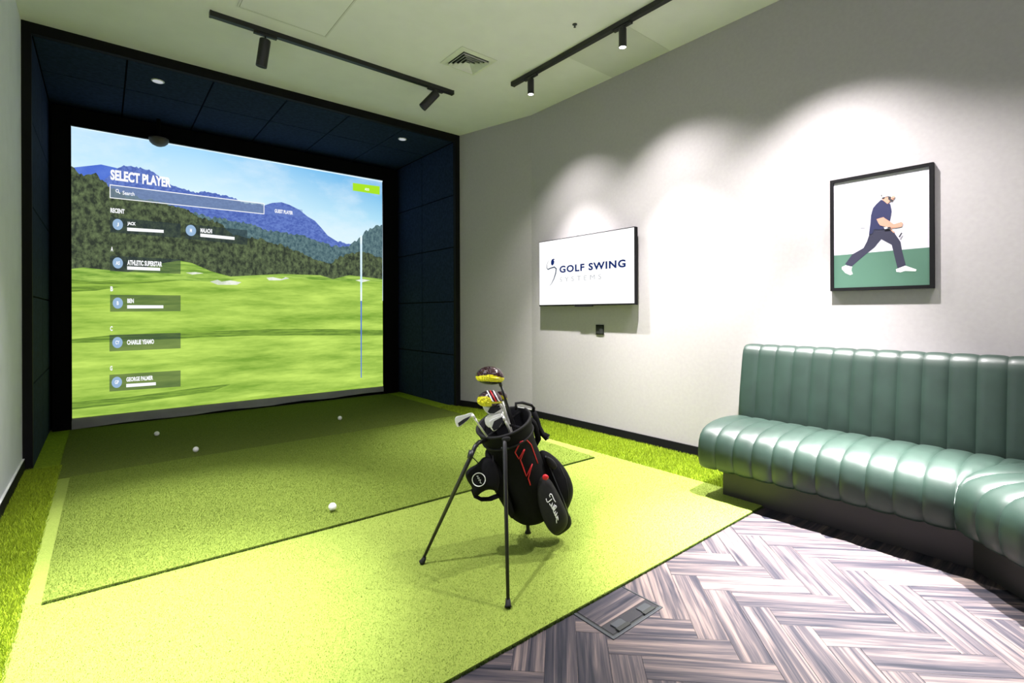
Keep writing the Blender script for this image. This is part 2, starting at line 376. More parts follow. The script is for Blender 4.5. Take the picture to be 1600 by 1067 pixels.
mb.box((BXL + .02, SY - .01, 0), (sx0 + .004, SY + .05, BZ - .03)); mb.box((sx1 - .004, SY - .01, 0), (BXR - .02, SY + .05, BZ - .03)); mb.box((sx0, SY - .01, sz1 - .008), (sx1, SY + .05, BZ - .03))
mb.build('padded_surround', M['void'], bay, bevel=.01)

# ------------------------------------------------ screen
scr = empty('impact_screen', (1.46, SY, 0), 'large hanging projection screen showing a golf course and a player list', 'screen')
mb = MB(); mb.box((sx0, SY + .004, .10), (sx1, SY + .02, sz1)); mb.build('screen_cloth', M['hem'], scr)
# loose hem, rippled
N = 60; vs = []; fs = []
for i in range(N + 1):
    x = sx0 + (sx1 - sx0) * i / N; rp = .006 * math.sin(x * 9) + .004 * math.sin(x * 23 + 1)
    zb = .012 + .030 * i / N + .006 * math.sin(x * 7)
    vs += [(x, SY, .122), (x, SY - .012 + rp, .07), (x, SY - .02 - rp, zb)]
for i in range(N):
    for k in (0, 1): fs.append((3 * i + k, 3 * i + 3 + k, 3 * i + 4 + k, 3 * i + 1 + k))
MB().add(vs, fs).build('loose_hem', M['hem'], scr, smooth=True)
mb = MB(); mb.tube([(sx0, SY - .003, sz1 - .004), (sx1, SY - .003, sz1 - .004)], .008, 8); mb.build('top_edge', M['edge_grey'], scr)

def tex_emit(name, build):
    t = NT(name); e = t.n('ShaderNodeEmission'); t.l(e.outputs[0], t.out.inputs[0]); t.l(build(t), e.inputs[0]); return t.m
def sky_c(t):
    tc = t.n('ShaderNodeTexCoord').outputs['Object']; sp = t.n('ShaderNodeSeparateXYZ'); t.l(tc, sp.inputs[0])
    mr = t.n('ShaderNodeMapRange'); mr.inputs[1].default_value = 2.0; mr.inputs[2].default_value = 3.15; t.l(sp.outputs['Z'], mr.inputs[0])
    mx_ = t.n('ShaderNodeMapRange'); mx_.inputs[1].default_value = 0.9; mx_.inputs[2].default_value = 3.3; t.l(sp.outputs['X'], mx_.inputs[0])
    left = t.ramp(mr.outputs[0], [(0.0, srgb(228, 244, 250)), (0.5, srgb(215, 240, 250)), (0.85, srgb(180, 222, 247)), (1.0, srgb(160, 212, 245))])
    right = t.ramp(mr.outputs[0], [(0.0, srgb(225, 243, 248)), (0.5, srgb(165, 216, 240)), (1.0, srgb(70, 165, 225))])
    m = t.n('ShaderNodeMix', data_type='RGBA'); t.l(mx_.outputs[0], m.inputs[0]); t.l(left, m.inputs[6]); t.l(right, m.inputs[7])
    cl = t.ramp(t.noise(1.0, 6, tc, .6, (.8, 1, 1.5)), [(0.46, (0, 0, 0, 1)), (0.80, (.8, .8, .8, 1))])
    m2 = t.n('ShaderNodeMix', data_type='RGBA'); t.l(cl, m2.inputs[0]); t.l(m.outputs[2], m2.inputs[6]); m2.inputs[7].default_value = srgb(240, 248, 252)
    return m2.outputs[2]
def two(a, b, sc_, st=(1, 1, 1), lo=.4, hi=.6, det=5):
    return lambda t: t.ramp(t.noise(sc_, det, None, .65, st), [(lo, a), (hi, b)])
S_ = [tex_emit('projected_sky', sky_c),
      tex_emit('projected_far_hill', two(srgb(75, 108, 205), srgb(95, 128, 215), 2.0)),
      tex_emit('projected_hill', two(srgb(78, 100, 175), srgb(105, 130, 200), 30, (1, 1, 1.6))),
      tex_emit('projected_slope_forest', two(srgb(62, 88, 98), srgb(110, 138, 140), 26, (1, 1, .7), .38, .66)),
      tex_emit('projected_forest', two(srgb(52, 60, 50), srgb(108, 124, 86), 20, (1, 1, .7), .40, .68)),
      tex_emit('projected_rough', two(srgb(110, 150, 58), srgb(172, 206, 96), 4, (1, 1, 9), .38, .62)),
      tex_emit('projected_fairway', two(srgb(122, 162, 58), srgb(196, 228, 104), 1.5, (.7, 1, 5.0), .34, .66, 10)),
      tex_emit('projected_shade', two(srgb(96, 128, 52), srgb(134, 170, 66), 9, (.5, 1, 8), .4, .6)),
      tex_emit('projected_sand', two(srgb(205, 215, 195), srgb(236, 240, 226), 9)),
      tex_emit('projected_mown', two(srgb(140, 178, 66), srgb(180, 212, 92), 9, (.4, 1, 3), .35, .65, 8)),
      tex_emit('projected_edge', two(srgb(205, 235, 255), srgb(235, 248, 255), 3))]
pic = MB(); lay = [0]
def S(x, y): return ony(x, y, SY)
def layer(px, mi):
    lay[0] += 1; off = .001 + .0006 * lay[0]
    pts = []
    for x, y in px:
        p = S(x, y); pts.append(Vector((min(max(p.x, sx0 + .004), sx1 - .004), SY - off, min(max(p.z, .12), sz1 - .012))))
    pic.add(pts, [tuple(range(len(pts)))], mi)
def jag(pts, amp, step=2.0):
    out = []
    for (x0, y0), (x1, y1) in zip(pts[:-1], pts[1:]):
        n = max(1, int(abs(x1 - x0) / step))
        for k in range(n): f = k / n; out.append((x0 + (x1 - x0) * f, y0 + (y1 - y0) * f - random.random() * amp))
    return out + [pts[-1]]
pic.add([(sx0 + .004, SY - .001, .12), (sx1 - .004, SY - .001, .12), (sx1 - .004, SY - .001, sz1 - .01), (sx0 + .004, SY - .001, sz1 - .01)], [(0, 1, 2, 3)], 0)
layer([(111, 262), (158, 257), (180, 262), (215, 272), (300, 300), (300, 340), (111, 340)], 1)
layer([(400, 340), (410, 322), (425, 317), (440, 316), (452, 320), (468, 328), (480, 338), (492, 345), (502, 356), (512, 368), (528, 378), (545, 384), (560, 385), (560, 400), (400, 400)], 2)
layer(jag([(160, 285), (186, 262), (196, 260), (205, 262), (222, 264), (236, 268), (250, 278), (268, 291), (282, 296), (305, 302), (320, 301), (345, 306), (368, 311), (380, 318), (412, 322), (430, 335), (470, 350), (520, 378), (560, 384)], 3, 2.5) + [(560, 420), (160, 420)], 2)
layer(jag([(111, 285), (126, 283), (160, 300), (250, 318), (320, 340), (380, 350), (420, 362), (470, 370), (520, 388), (548, 385), (560, 376), (572, 364), (584, 358), (599, 352)], 5, 3) + [(599, 430), (111, 430)], 3)
layer(jag([(111, 262), (116, 264), (124, 274), (134, 276), (142, 273), (150, 273), (160, 286), (172, 294), (200, 310), (235, 318), (262, 322), (285, 326), (310, 340), (345, 352), (362, 370), (400, 374), (440, 386), (470, 396), (500, 410), (515, 416), (530, 404), (560, 396), (599, 404)], 5, 3) + [(599, 438), (111, 432)], 4)
layer([(111, 420), (130, 418), (170, 422), (200, 425), (250, 412), (280, 407), (300, 411), (330, 424), (360, 432), (400, 430), (440, 428), (500, 430), (520, 436), (545, 430), (599, 436), (599, 600), (111, 660)], 5)
layer([(111, 440), (150, 441), (200, 438), (260, 437), (330, 440), (345, 442), (380, 434), (430, 433), (480, 437), (599, 440), (599, 640), (111, 700)], 6)
layer([(111, 436), (140, 440), (175, 438), (215, 441), (260, 437), (285, 438), (250, 441), (200, 444), (160, 444), (111, 443)], 7)
layer([(111, 448), (150, 446), (190, 448), (150, 454), (111, 456)], 7)
layer([(328, 440), (340, 437), (346, 440), (360, 438), (377, 441), (370, 445), (340, 445)], 8)
layer([(290, 426), (305, 425), (318, 427), (300, 429)], 8)
layer([(416, 434), (426, 433), (440, 436), (446, 433), (452, 435), (438, 438), (420, 438)], 8)
layer([(555, 438), (566, 436), (578, 438), (566, 441)], 8)
layer([(111, 530), (170, 524), (300, 519), (420, 514), (520, 514), (599, 516), (599, 524), (500, 524), (400, 524), (300, 528), (180, 534), (111, 536)], 7)
layer([(111, 478), (200, 472), (330, 466), (300, 474), (180, 482), (111, 486)], 9)
layer([(111, 628), (200, 620), (320, 604), (360, 600), (330, 612), (200, 630), (111, 640)], 7)
layer([(111, 650), (200, 646), (300, 632), (420, 616), (599, 600), (599, 603), (400, 624), (250, 646), (111, 657)], 9)
layer([(562.2, 368), (565.4, 368), (565.2, 470), (562.6, 470)], 10)
layer([(562.8, 470), (564.9, 470), (564.6, 590), (563.2, 590)], 1)
# bright rim of the projected picture
for a, b in (((111, 196.5), (598, 283)), ): layer([a, b, (598, 285), (111, 199)], 10)
layer([(597, 283), (599.2, 283), (599.2, 470), (597, 470)], 10)
pic.build('projected_picture', S_, scr)
# overlay of the player list
yo = [.016]
M['ui_dark'] = emit('projected_card', srgb(46, 58, 62), 1, .66); M['ui_bar'] = emit('projected_field', srgb(120, 140, 160), 1, .62)
M['ui_white'] = emit('projected_lettering', srgb(248, 250, 252)); M['ui_icon'] = emit('projected_badge', srgb(150, 180, 212)); M['ui_lime'] = emit('projected_button', srgb(165, 222, 40))
def SO(x, y, k=0): p = S(x, y); p.y = SY - yo[0] - k; return p
def quad(name, pts, m, k=0):
    mb = MB(); mb.add([SO(x, y, k) for x, y in pts], [tuple(range(len(pts)))]); return mb.build(name, m, scr)
def stext(s, x0, yb0, x1, yt0, m='ui_white', bold=.03, k=.003):
    a = SO(x0, yb0, k); b = SO(x1, yb0, k); t = SO(x0, yt0, k)
    return text_fit('lettering', s, a, (1, 0, 0), (0, 0, 1), b.x - a.x, t.z - a.z, M[m], scr, 0, bold)
stext('SELECT PLAYER', 172.5, 281.5, 267, 265, bold=.045)
quad('search_field', [(172, 289), (412, 318.5), (412, 334.5), (172, 309)], M['ui_bar'])
for e in ([(171.5, 288.5), (412, 318), (412, 319.2), (171.5, 289.8)], [(171.5, 308.6), (412, 334), (412, 335.2), (171.5, 309.8)], [(171.3, 288.5), (172.5, 288.8), (172.5, 309.6), (171.3, 309.6)], [(411.4, 318), (412.5, 318), (412.5, 335), (411.4, 335)]):
    quad('field_outline', e, M['ui_white'], .002)
stext('Search', 191.5, 304.5, 210, 298.5, bold=.02)
def disc(name, cx, cy, r, m, k, ring=None):
    c = SO(cx, cy, k); R = (SO(cx + r, cy, k) - c).length; Z = (SO(cx, cy + r * 1.08, k) - c).length / R; mb = MB(); n = 28
    if ring:
        vs = [(c.x + q * math.cos(2 * math.pi * i / n), c.y, c.z + q * Z * math.sin(2 * math.pi * i / n)) for q in (R, R * ring) for i in range(n)]
        mb.add(vs, [(i, (i + 1) % n, n + (i + 1) % n, n + i) for i in range(n)])
    else: mb.add([(c.x + R * math.cos(2 * math.pi * i / n), c.y, c.z + R * Z * math.sin(2 * math.pi * i / n)) for i in range(n)], [tuple(range(n))])
    return mb.build(name, m, scr)
disc('search_icon', 183.2, 298.6, 2.6, M['ui_white'], .003, .6)
quad('search_icon', [(184.6, 300.8), (185.6, 300), (188, 303), (187, 303.8)], M['ui_white'], .003)
stext('RECENT', 172.5, 332.5, 194.5, 325, bold=.045)
def card(x0, yt0, yt1, yb0, yb1, icx, icy, letters, nm, nx1, ny, bar, x1=282):
    pc = quad('player_card', [(x0, yt0), (x1, yt1), (x1, yb1), (x0, yb0)], M['ui_dark'])
    hang(disc('badge', icx, icy, 8, M['ui_icon'], .002), pc)
    hw = 1.6 * len(letters); hang(stext(letters, icx - hw, icy + 3, icx + hw, icy - 3, bold=.03, k=.004), pc)
    hang(stext(nm, icx + 14.8, ny[0], nx1, ny[1], bold=.045), pc)
    if bar: hang(quad('lettering', [(icx + 14.6, bar[0]), (bar[2], bar[1]), (bar[2], bar[1] + 4.6), (icx + 14.6, bar[0] + 5.2)], M['ui_white'], .003), pc)
card(172, 339.5, 350, 363, 372, 184, 351, 'J', 'JACK', 212, (353, 346.5), (355.8, 359.5, 255.5))
card(289, 350, 360, 373, 383, 298, 360.3, 'M', 'MALACHI', 331, (363.5, 356.5), (365, 370.5, 366), x1=386)
stext('A', 173, 392.8, 176.8, 385.5, bold=.04)
card(172, 399.5, 405.5, 424, 428, 184, 411, 'AS', 'ATHLETIC SUPERSTAR', 253, (414.5, 406.2), (416.2, 418.6, 250))
stext('B', 172.5, 455, 176.6, 447.5, bold=.04)
card(172, 460.5, 461.5, 487, 486, 184, 473.5, 'B', 'BEN', 209, (473.5, 466.5), (476.8, 477, 255))
stext('C', 172, 517, 176, 509.5, bold=.04)
card(171, 523, 519.8, 549, 544, 183.5, 535, 'CY', 'CHARLIE YEAMO', 240.5, (538.6, 531), None)
stext('G', 171.8, 578.8, 175.6, 571.5, bold=.04)
card(171, 585.4, 578.4, 611.5, 603.6, 182.5, 597, 'GP', 'GEORGE PALMER', 239, (596.2, 589.2), (599.6, 596.8, 243.3))
quad('player_button', [(414, 321), (472, 328), (472, 340), (414, 335)], emit('projected_faint_button', srgb(100, 125, 190), 1, .5))
stext('GUEST PLAYER', 428.5, 332.6, 457, 326.8, bold=.04)
quad('lime_button', [(550.5, 286), (592.5, 291.5), (592.5, 304.5), (550.5, 298)], M['ui_lime'])
stext('ADD', 569, 297.5, 576, 293.8, k=.004)
# round grey dome at the top edge of the screen
c = ony(247.5, 221, SY - .06)
sn = empty('grey_dome', (c.x, SY - .06, c.z), 'small round grey dome at the top edge of the screen', 'sensor')
MB().lathe([(.094, .012), (.094, -.006), (.084, -.034), (.060, -.058), (.030, -.072), (.006, -.076)], (c.x, SY - .105, c.z + .008), (0, 0, 1), 24).build('dome', plain('dome_grey', (.10, .09, .075), .7), sn, smooth=True)
MB().lathe([(.02, 0), (.02, .3)], (c.x, SY - .085, c.z + .02), (0, 0, 1), 10).build('mount', M['void'], sn)

# downlights in the bay ceiling
for (x, y, lb) in ((.402, 5.655, 'small round white downlight in the left part of the bay ceiling'), (2.888, 5.64, 'small round white downlight in the right corner of the bay ceiling')):
    d = empty('downlight', (x, y, BZ), lb, 'downlight')
    MB().lathe([(.052, 0), (.052, -.004), (.046, -.008), (.040, -.006)], (x, y, BZ + .001), (0, 0, 1), 28).build('bezel', M['white_plastic'], d, smooth=True)
    MB().lathe([(.041, 0), (.041, -.003)], (x, y, BZ - .004), (0, 0, 1), 28).build('lens', M['lens_off'], d)

# ================================================================== CEILING ITEMS
# louvred air diffuser
vx0, vx1, vy0, vy1 = 2.345, 2.720, 3.495, 3.855
vent = empty('air_vent', ((vx0 + vx1) / 2, (vy0 + vy1) / 2, CZ), 'square white louvred air diffuser in the ceiling between the two light tracks', 'vent')
def ringf(mb, x0, x1, y0, y1, w_, z0, z1):
    """sloped square ring: outer edge at z0, inner edge at z1"""
    o = [(x0, y0, z0), (x1, y0, z0), (x1, y1, z0), (x0, y1, z0)]; i = [(x0 + w_, y0 + w_, z1), (x1 - w_, y0 + w_, z1), (x1 - w_, y1 - w_, z1), (x0 + w_, y1 - w_, z1)]
    t = .003
    o2 = [(x, y, z + t) for x, y, z in o]; i2 = [(x, y, z + t) for x, y, z in i]
    mb.add(o + i + o2 + i2, [(k, (k + 1) % 4, 4 + (k + 1) % 4, 4 + k) for k in range(4)] + [(8 + k, 12 + k, 12 + (k + 1) % 4, 8 + (k + 1) % 4) for k in range(4)] + [(k, 8 + k, 8 + (k + 1) % 4, (k + 1) % 4) for k in range(4)] + [(4 + k, 4 + (k + 1) % 4, 12 + (k + 1) % 4, 12 + k) for k in range(4)])
mb = MB(); ringf(mb, vx0, vx1, vy0, vy1, .05, CZ - .006, CZ - .010); mb.build('frame', M['white_plastic'], vent)
boxo('duct_opening', (vx0 + .045, vy0 + .045, CZ - .003), (vx1 - .045, vy1 - .045, CZ - .001), M['slot'], vent)
for k in range(4):
    i = .052 + k * .030; mb = MB(); ringf(mb, vx0 + i, vx1 - i, vy0 + i, vy1 - i, .017 if k < 3 else .022, CZ - .030, CZ - .008); mb.build('louvre', M['white_plastic'], vent)
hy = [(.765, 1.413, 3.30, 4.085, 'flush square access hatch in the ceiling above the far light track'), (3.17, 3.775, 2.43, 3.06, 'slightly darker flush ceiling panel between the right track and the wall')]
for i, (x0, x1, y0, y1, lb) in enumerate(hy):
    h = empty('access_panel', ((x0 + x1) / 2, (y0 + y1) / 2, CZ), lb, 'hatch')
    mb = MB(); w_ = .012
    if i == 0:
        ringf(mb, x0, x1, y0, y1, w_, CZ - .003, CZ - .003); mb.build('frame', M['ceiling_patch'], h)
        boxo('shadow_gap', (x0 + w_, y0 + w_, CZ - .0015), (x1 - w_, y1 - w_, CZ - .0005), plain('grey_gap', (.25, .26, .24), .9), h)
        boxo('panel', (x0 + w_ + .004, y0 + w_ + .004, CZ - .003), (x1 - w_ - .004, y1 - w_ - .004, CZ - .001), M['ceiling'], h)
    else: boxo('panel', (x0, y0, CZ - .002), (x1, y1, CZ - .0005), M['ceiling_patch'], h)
sp = empty('sprinkler_head', (2.851, 2.678, CZ), 'small metal sprinkler head on the ceiling beside the right track', 'sprinkler')
MB().lathe([(.019, 0), (.019, -.003), (.009, -.006), (.006, -.014), (.004, -.020)], (2.851, 2.678, CZ), (0, 0, 1), 20).build('escutcheon', M['gunmetal'], sp, smooth=True)
MB().lathe([(.010, 0), (.010, -.002)], (2.851, 2.678, CZ - .021), (0, 0, 1), 14).build('deflector', M['gunmetal'], sp)

tw, th = .044, .040
ta = empty('light_track', (.63, 4.35, CZ), 'long black ceiling light track running parallel to the screen', 'light track', 'ceiling light tracks')
boxo('rail', (.625, 4.27 - tw / 2, CZ - th), (2.745, 4.27 + tw / 2, CZ - .0005), M['black_metal'], ta, bevel=.002)
boxo('end_cap', (.618, 4.27 - tw / 2 - .001, CZ - th - .001), (.632, 4.27 + tw / 2 + .001, CZ - .0005), M['black_metal'], ta); boxo('end_cap', (2.738, 4.27 - tw / 2 - .001, CZ - th - .001), (2.752, 4.27 + tw / 2 + .001, CZ - .0005), M['black_metal'], ta)
TX = 3.10
tb = empty('light_track', (TX, 2, CZ), 'black ceiling light track running beside the right wall with two lit spotlights', 'light track', 'ceiling light tracks')
boxo('rail', (TX - tw / 2, -1.2, CZ - th), (TX + tw / 2, 3.735, CZ - .0005), M['black_metal'], tb, bevel=.002)
boxo('end_cap', (TX - tw / 2 - .001, 3.728, CZ - th - .001), (TX + tw / 2 + .001, 3.742, CZ - .0005), M['black_metal'], tb)
def spot_head(base, axis, r, L, lit, label, along, stem=.05, back=0.35):
    base = Vector(base); axis = Vector(axis).normalized(); t = empty('track_spotlight', base, label, 'spotlight', 'track spotlights')
    a = Vector(along); hl = a * .085; w_ = a.cross(Vector((0, 0, 1))) * .016
    lo = base - hl - Vector([abs(q) for q in w_]); hi = base + hl + Vector([abs(q) for q in w_])
    boxo('adapter', (min(lo.x, hi.x), min(lo.y, hi.y), base.z - .018), (max(lo.x, hi.x), max(lo.y, hi.y), base.z), M['black_metal'], t, bevel=.003)
    piv = base + Vector((0, 0, -.018 - stem))
    MB().tube([base + Vector((0, 0, -.016)), piv], .007, 10).build('stem', M['black_metal'], t, smooth=True)
    top = piv - axis * (L * back if stem > .02 else 0)
    ho = MB().lathe([(r * .80, 0), (r * .97, .006), (r, .014), (r, L - .006), (r * .97, L), (r * .86, L), (r * .84, L - .006)], top, axis, 28).build('housing', M['black_metal'], t, smooth=False, bevel=.001)
    hang(MB().lathe([(r * .83, 0), (r * .83, .002)], top + axis * (L - .005), axis, 24).build('lens', M['lens'] if lit else M['slot'], t), ho)
    return top + axis * L
zt = CZ - th
spot_head((1.00, 4.27, zt), (-.10, .22, -1), .041, .215, False, 'black cylinder spotlight hanging near straight down at the left of the far track', (1, 0, 0), .02, .12)
spot_head((2.545, 4.27, zt), (-.62, .42, -.80), .041, .215, False, 'black cylinder spotlight tilted down to the left at the right end of the far track', (1, 0, 0), .03, .12)
spot_head((TX, 3.475, zt), (0, 0, -1), .030, .150, True, 'lit black cylinder spotlight nearest the far end of the right track', (0, 1, 0), .001)
spot_head((TX, 2.41, zt), (0, 0, -1), .030, .150, True, 'lit black cylinder spotlight nearer the top of the picture on the right track', (0, 1, 0), .001)

# ================================================================== RIGHT WALL ITEMS
TVX = 3.695
tv = empty('television', (3.78, 3.45, 1.62), 'wall mounted television with white screen and blue golf logo', 'television')
y_l, y_r = onx(842, 430, TVX).y, onx(992, 430, TVX).y; z_t, z_b = onx(992, 353.5, TVX).z, onx(992, 476, TVX).z
boxo('casing', (TVX + .002, y_r, z_b), (TVX + .045, y_l, z_t), M['black'], tv, bevel=.003)
boxo('rear_housing', (TVX + .044, y_r + .12, z_b + .08), (3.765, y_l - .12, z_t - .15), M['black'], tv, bevel=.01)
boxo('screen', (TVX + .0005, y_r + .008, z_b + .014), (TVX + .003, y_l - .008, z_t - .008), M['tv_white'], tv)
ym = (y_l + y_r) / 2; boxo('sensor_bar', (TVX - .001, onx(925, 478, TVX).y, z_b - .010), (TVX + .02, onx(898, 478, TVX).y, z_b + .002), M['black'], tv)
UX, UZ = (0, -1, 0), (0, 0, 1)
def wtext(s, xl, ybl, xr, ytl, X, m, parent, bold=0, spacing=1.0):
    a = onx(xl, ybl, X); b = onx(xr, ybl, X); t = onx(xl, ytl, X)
    return text_fit('lettering', s, a, UX, UZ, a.y - b.y, t.z - a.z, m, parent, 0, bold, spacing=spacing)
tx1 = wtext('GOLF SWING', 874.2, 426.6, 977.6, 415.6, TVX - .001, M['navy_ink'], tv, .035, 1.14)
tx2 = wtext('SYSTEMS', 874.5, 440.4, 939.5, 433.5, TVX - .001, M['grey_ink'], tv, -.012, 1.7)
def split_letters(o):
    """every letter its own part"""
    bm = bmesh.new(); bm.from_mesh(o.data); bmesh.ops.remove_doubles(bm, verts=bm.verts[:], dist=1e-6); seen = set(); par = o.parent; mi_ = o.data.materials[0]
    for v in bm.verts:
        if v in seen: continue
        st = [v]; isl = []; seen.add(v)
        while st:
            q = st.pop(); isl.append(q)
            for e in q.link_edges:
                r = e.other_vert(q)
                if r not in seen: seen.add(r); st.append(r)
        ix = {q: i for i, q in enumerate(isl)}; fs = {f for q in isl for f in q.link_faces}
        mb = MB(); mb.add([q.co for q in isl], [tuple(ix[q] for q in f.verts) for f in fs]); mb.build('letter', mi_, par)
    bm.free(); bpy.data.objects.remove(o)
def cq(x, y): return 830 + x / 9.41, 380 + y / 9.41
split_letters(tx1); split_letters(tx2)
mb = MB(); sw = [(262, 245), (235, 300), (228, 360), (245, 385), (290, 365), (340, 350), (368, 375), (360, 440), (335, 520), (300, 590), (265, 635)]
pts = [onx(*cq(*p), TVX - .0008) for p in sw]; rr = [.0012, .0028, .0045, .0068, .0065, .0075, .0085, .0078, .006, .0036, .001]
L_s, R_s = [], []
for i, p in enumerate(pts):
    t = (pts[min(i + 1, len(pts) - 1)] - pts[max(i - 1, 0)]).normalized(); nn = Vector((1, 0, 0)).cross(t); L_s.append(p + nn * rr[i]); R_s.append(p - nn * rr[i])
mb.add(L_s + R_s, [(i, i + 1, len(pts) + i + 1, len(pts) + i) for i in range(len(pts) - 1)]); mb.build('logo_figure', M['dark_ink'], tv)
mb = MB(); mb.add([onx(*cq(*p), TVX - .0008) for p in ((300, 325), (290, 300), (292, 262), (308, 235), (330, 226), (350, 240), (330, 245), (340, 270), (335, 300), (318, 325))], [tuple(range(10))]); mb.build('logo_head', M['navy_ink'], tv)

so = empty('wall_socket', (3.78, 3.22, 1.02), 'black double wall socket below the television', 'socket')
boxo('plate', (3.771, 3.175, .975), (3.7795, 3.275, 1.072), M['black'], so, bevel=.003)
for k in (0, 1): boxo('socket_face', (3.769, 3.183 + k * .044, .985), (3.772, 3.223 + k * .044, 1.060), M['slot'], so)

PX = 3.748
po = empty('framed_poster', (3.78, .95, 1.70), 'black framed flat illustration of a striding golfer in navy clothes on the right wall', 'poster')
py1, py0 = onx(1297, 370, PX).y, onx(1459, 370, PX).y; pz1, pz0 = onx(1458, 253, PX).z, onx(1459, 450, PX).z
fw = .020
mb = MB()
mb.box((PX, py0, pz0), (3.779, py0 + fw, pz1)); mb.box((PX, py1 - fw, pz0), (3.779, py1, pz1)); mb.box((PX, py0 + fw, pz0), (3.779, py1 - fw, pz0 + fw)); mb.box((PX, py0 + fw, pz1 - fw), (3.779, py1 - fw, pz1))
mb.build('frame', M['black'], po)
PZ = PX + .010
boxo('print', (PZ, py0 + fw - .002, pz0 + fw - .002), (PZ + .004, py1 - fw + .002, pz1 - fw + .002), plain('poster_white', (.50, .485, .56), .6, vary=.01), po)
inks = {'teal': (.055, .135, .095), 'navy': (.007, .010, .060), 'slate': (.015, .015, .040), 'skin': (.50, .25, .18), 'white': (.88, .88, .88), 'dark': (.02, .02, .03)}
for k_, v_ in inks.items(): M['ink_' + k_] = plain('ink_' + k_, v_, .6, vary=.02)
kl = [0]
def ink(name, px, m):
    kl[0] += 1; X = PZ - .0004 * kl[0]
    vs = []
    for x, y in px:
        q = onx(1280 + x / 4.64, 240 + y / 4.64, X); q.y = min(max(q.y, py0 + fw - .001), py1 - fw + .001); q.z = max(q.z, pz0 + fw - .001); vs.append(q)
    MB().add(vs, [tuple(range(len(vs)))]).build(name, M['ink_' + m], po)
ink('printed_ground', [(95, 740), (812, 678), (830, 990), (95, 1000)], 'teal')
ink('printed_legs', [(365, 545), (505, 540), (545, 575), (590, 640), (600, 700), (615, 760), (628, 810), (568, 833), (545, 740), (525, 660), (450, 620), (400, 680), (350, 720), (290, 770), (232, 822), (188, 800), (240, 730), (320, 685), (345, 640), (362, 590)], 'slate')
ink('printed_shoe', [(165, 822), (190, 810), (238, 820), (232, 845), (243, 872), (225, 880), (190, 865), (165, 838)], 'white')
ink('printed_shoe', [(556, 838), (625, 812), (660, 825), (705, 840), (700, 852), (620, 850), (590, 860), (560, 856)], 'white')
ink('printed_arm', [(415, 475), (465, 460), (510, 490), (545, 515), (595, 495), (608, 505), (600, 530), (555, 538), (520, 545), (550, 570), (540, 575), (510, 548), (480, 530), (440, 520)], 'skin')
ink('printed_shirt', [(448, 335), (480, 345), (515, 365), (525, 420), (515, 470), (512, 490), (470, 465), (415, 478), (432, 510), (470, 535), (465, 548), (420, 552), (400, 545), (385, 580), (360, 588), (372, 500), (375, 450), (390, 395), (415, 365)], 'navy')
ink('printed_arm', [(415, 475), (465, 460), (505, 490), (530, 515), (595, 495), (608, 505), (600, 530), (555, 538), (480, 530), (440, 520)], 'skin')
ink('printed_neck', [(452, 330), (475, 318), (505, 325), (515, 345), (495, 365), (470, 345)], 'skin')
ink('printed_face', [(480, 315), (535, 312), (545, 325), (530, 345), (505, 345)], 'skin')
ink('printed_beard', [(500, 310), (520, 312), (520, 328), (535, 335), (530, 347), (512, 342), (500, 330)], 'dark')
ink('printed_hair', [(455, 316), (478, 316), (468, 328), (455, 326)], 'dark')
ink('printed_cap', [(450, 300), (462, 275), (495, 262), (520, 275), (530, 295), (550, 308), (540, 318), (500, 306), (455, 318)], 'white')
ink('printed_cap_edge', [(448, 298), (455, 298), (455, 312), (448, 310)], 'dark')
ink('printed_cap_edge', [(528, 306), (550, 306), (546, 322), (530, 326)], 'skin')
ink('printed_belt', [(466, 536), (515, 530), (522, 546), (472, 550)], 'dark')
ink('printed_glove', [(468, 536), (492, 530), (495, 542), (475, 546)], 'white')
ink('printed_grip', [(575, 602), (595, 572), (604, 576), (584, 608)], 'dark')
ink('printed_club', [(300, 538), (330, 538), (330, 541), (300, 541)], 'slate')
# ================================================================== SOFA
SYE, SYC, CW = 1.735, 0.47, 0.115; TAN = math.tan(math.radians(22.5)); SX = 3.0
def seat_prof():
    pr = []
    pr += [(.60, .415), (.56, .440), (.50, .452), (.42, .460), (.34, .464), (.26, .464), (.18, .458), (.11, .445), (.06, .425), (.025, .395), (.008, .355), (0, .31), (.0, .27), (.004, .235), (.014, .205), (.03, .190), (.06, .186), (.11, .186)]
    return pr
def back_prof():
    return [(.560, .36), (.552, .40), (.548, .44), (.552, .50), (.560, .58), (.572, .66), (.586, .74), (.600, .82), (.612, .88), (.622, .915), (.640, .940), (.665, .952), (.700, .954), (.74, .950), (.775, .945)]
def frame1(s, d): return Vector((SX + d, SYC + (-s), 0))       # s grows toward the camera from the corner
def frame2(s, d):
    t = Vector((-c45, -c45, 0)); n = Vector((c45, -c45, 0)); return Vector((SX, SYC, 0)) + t * s + n * d
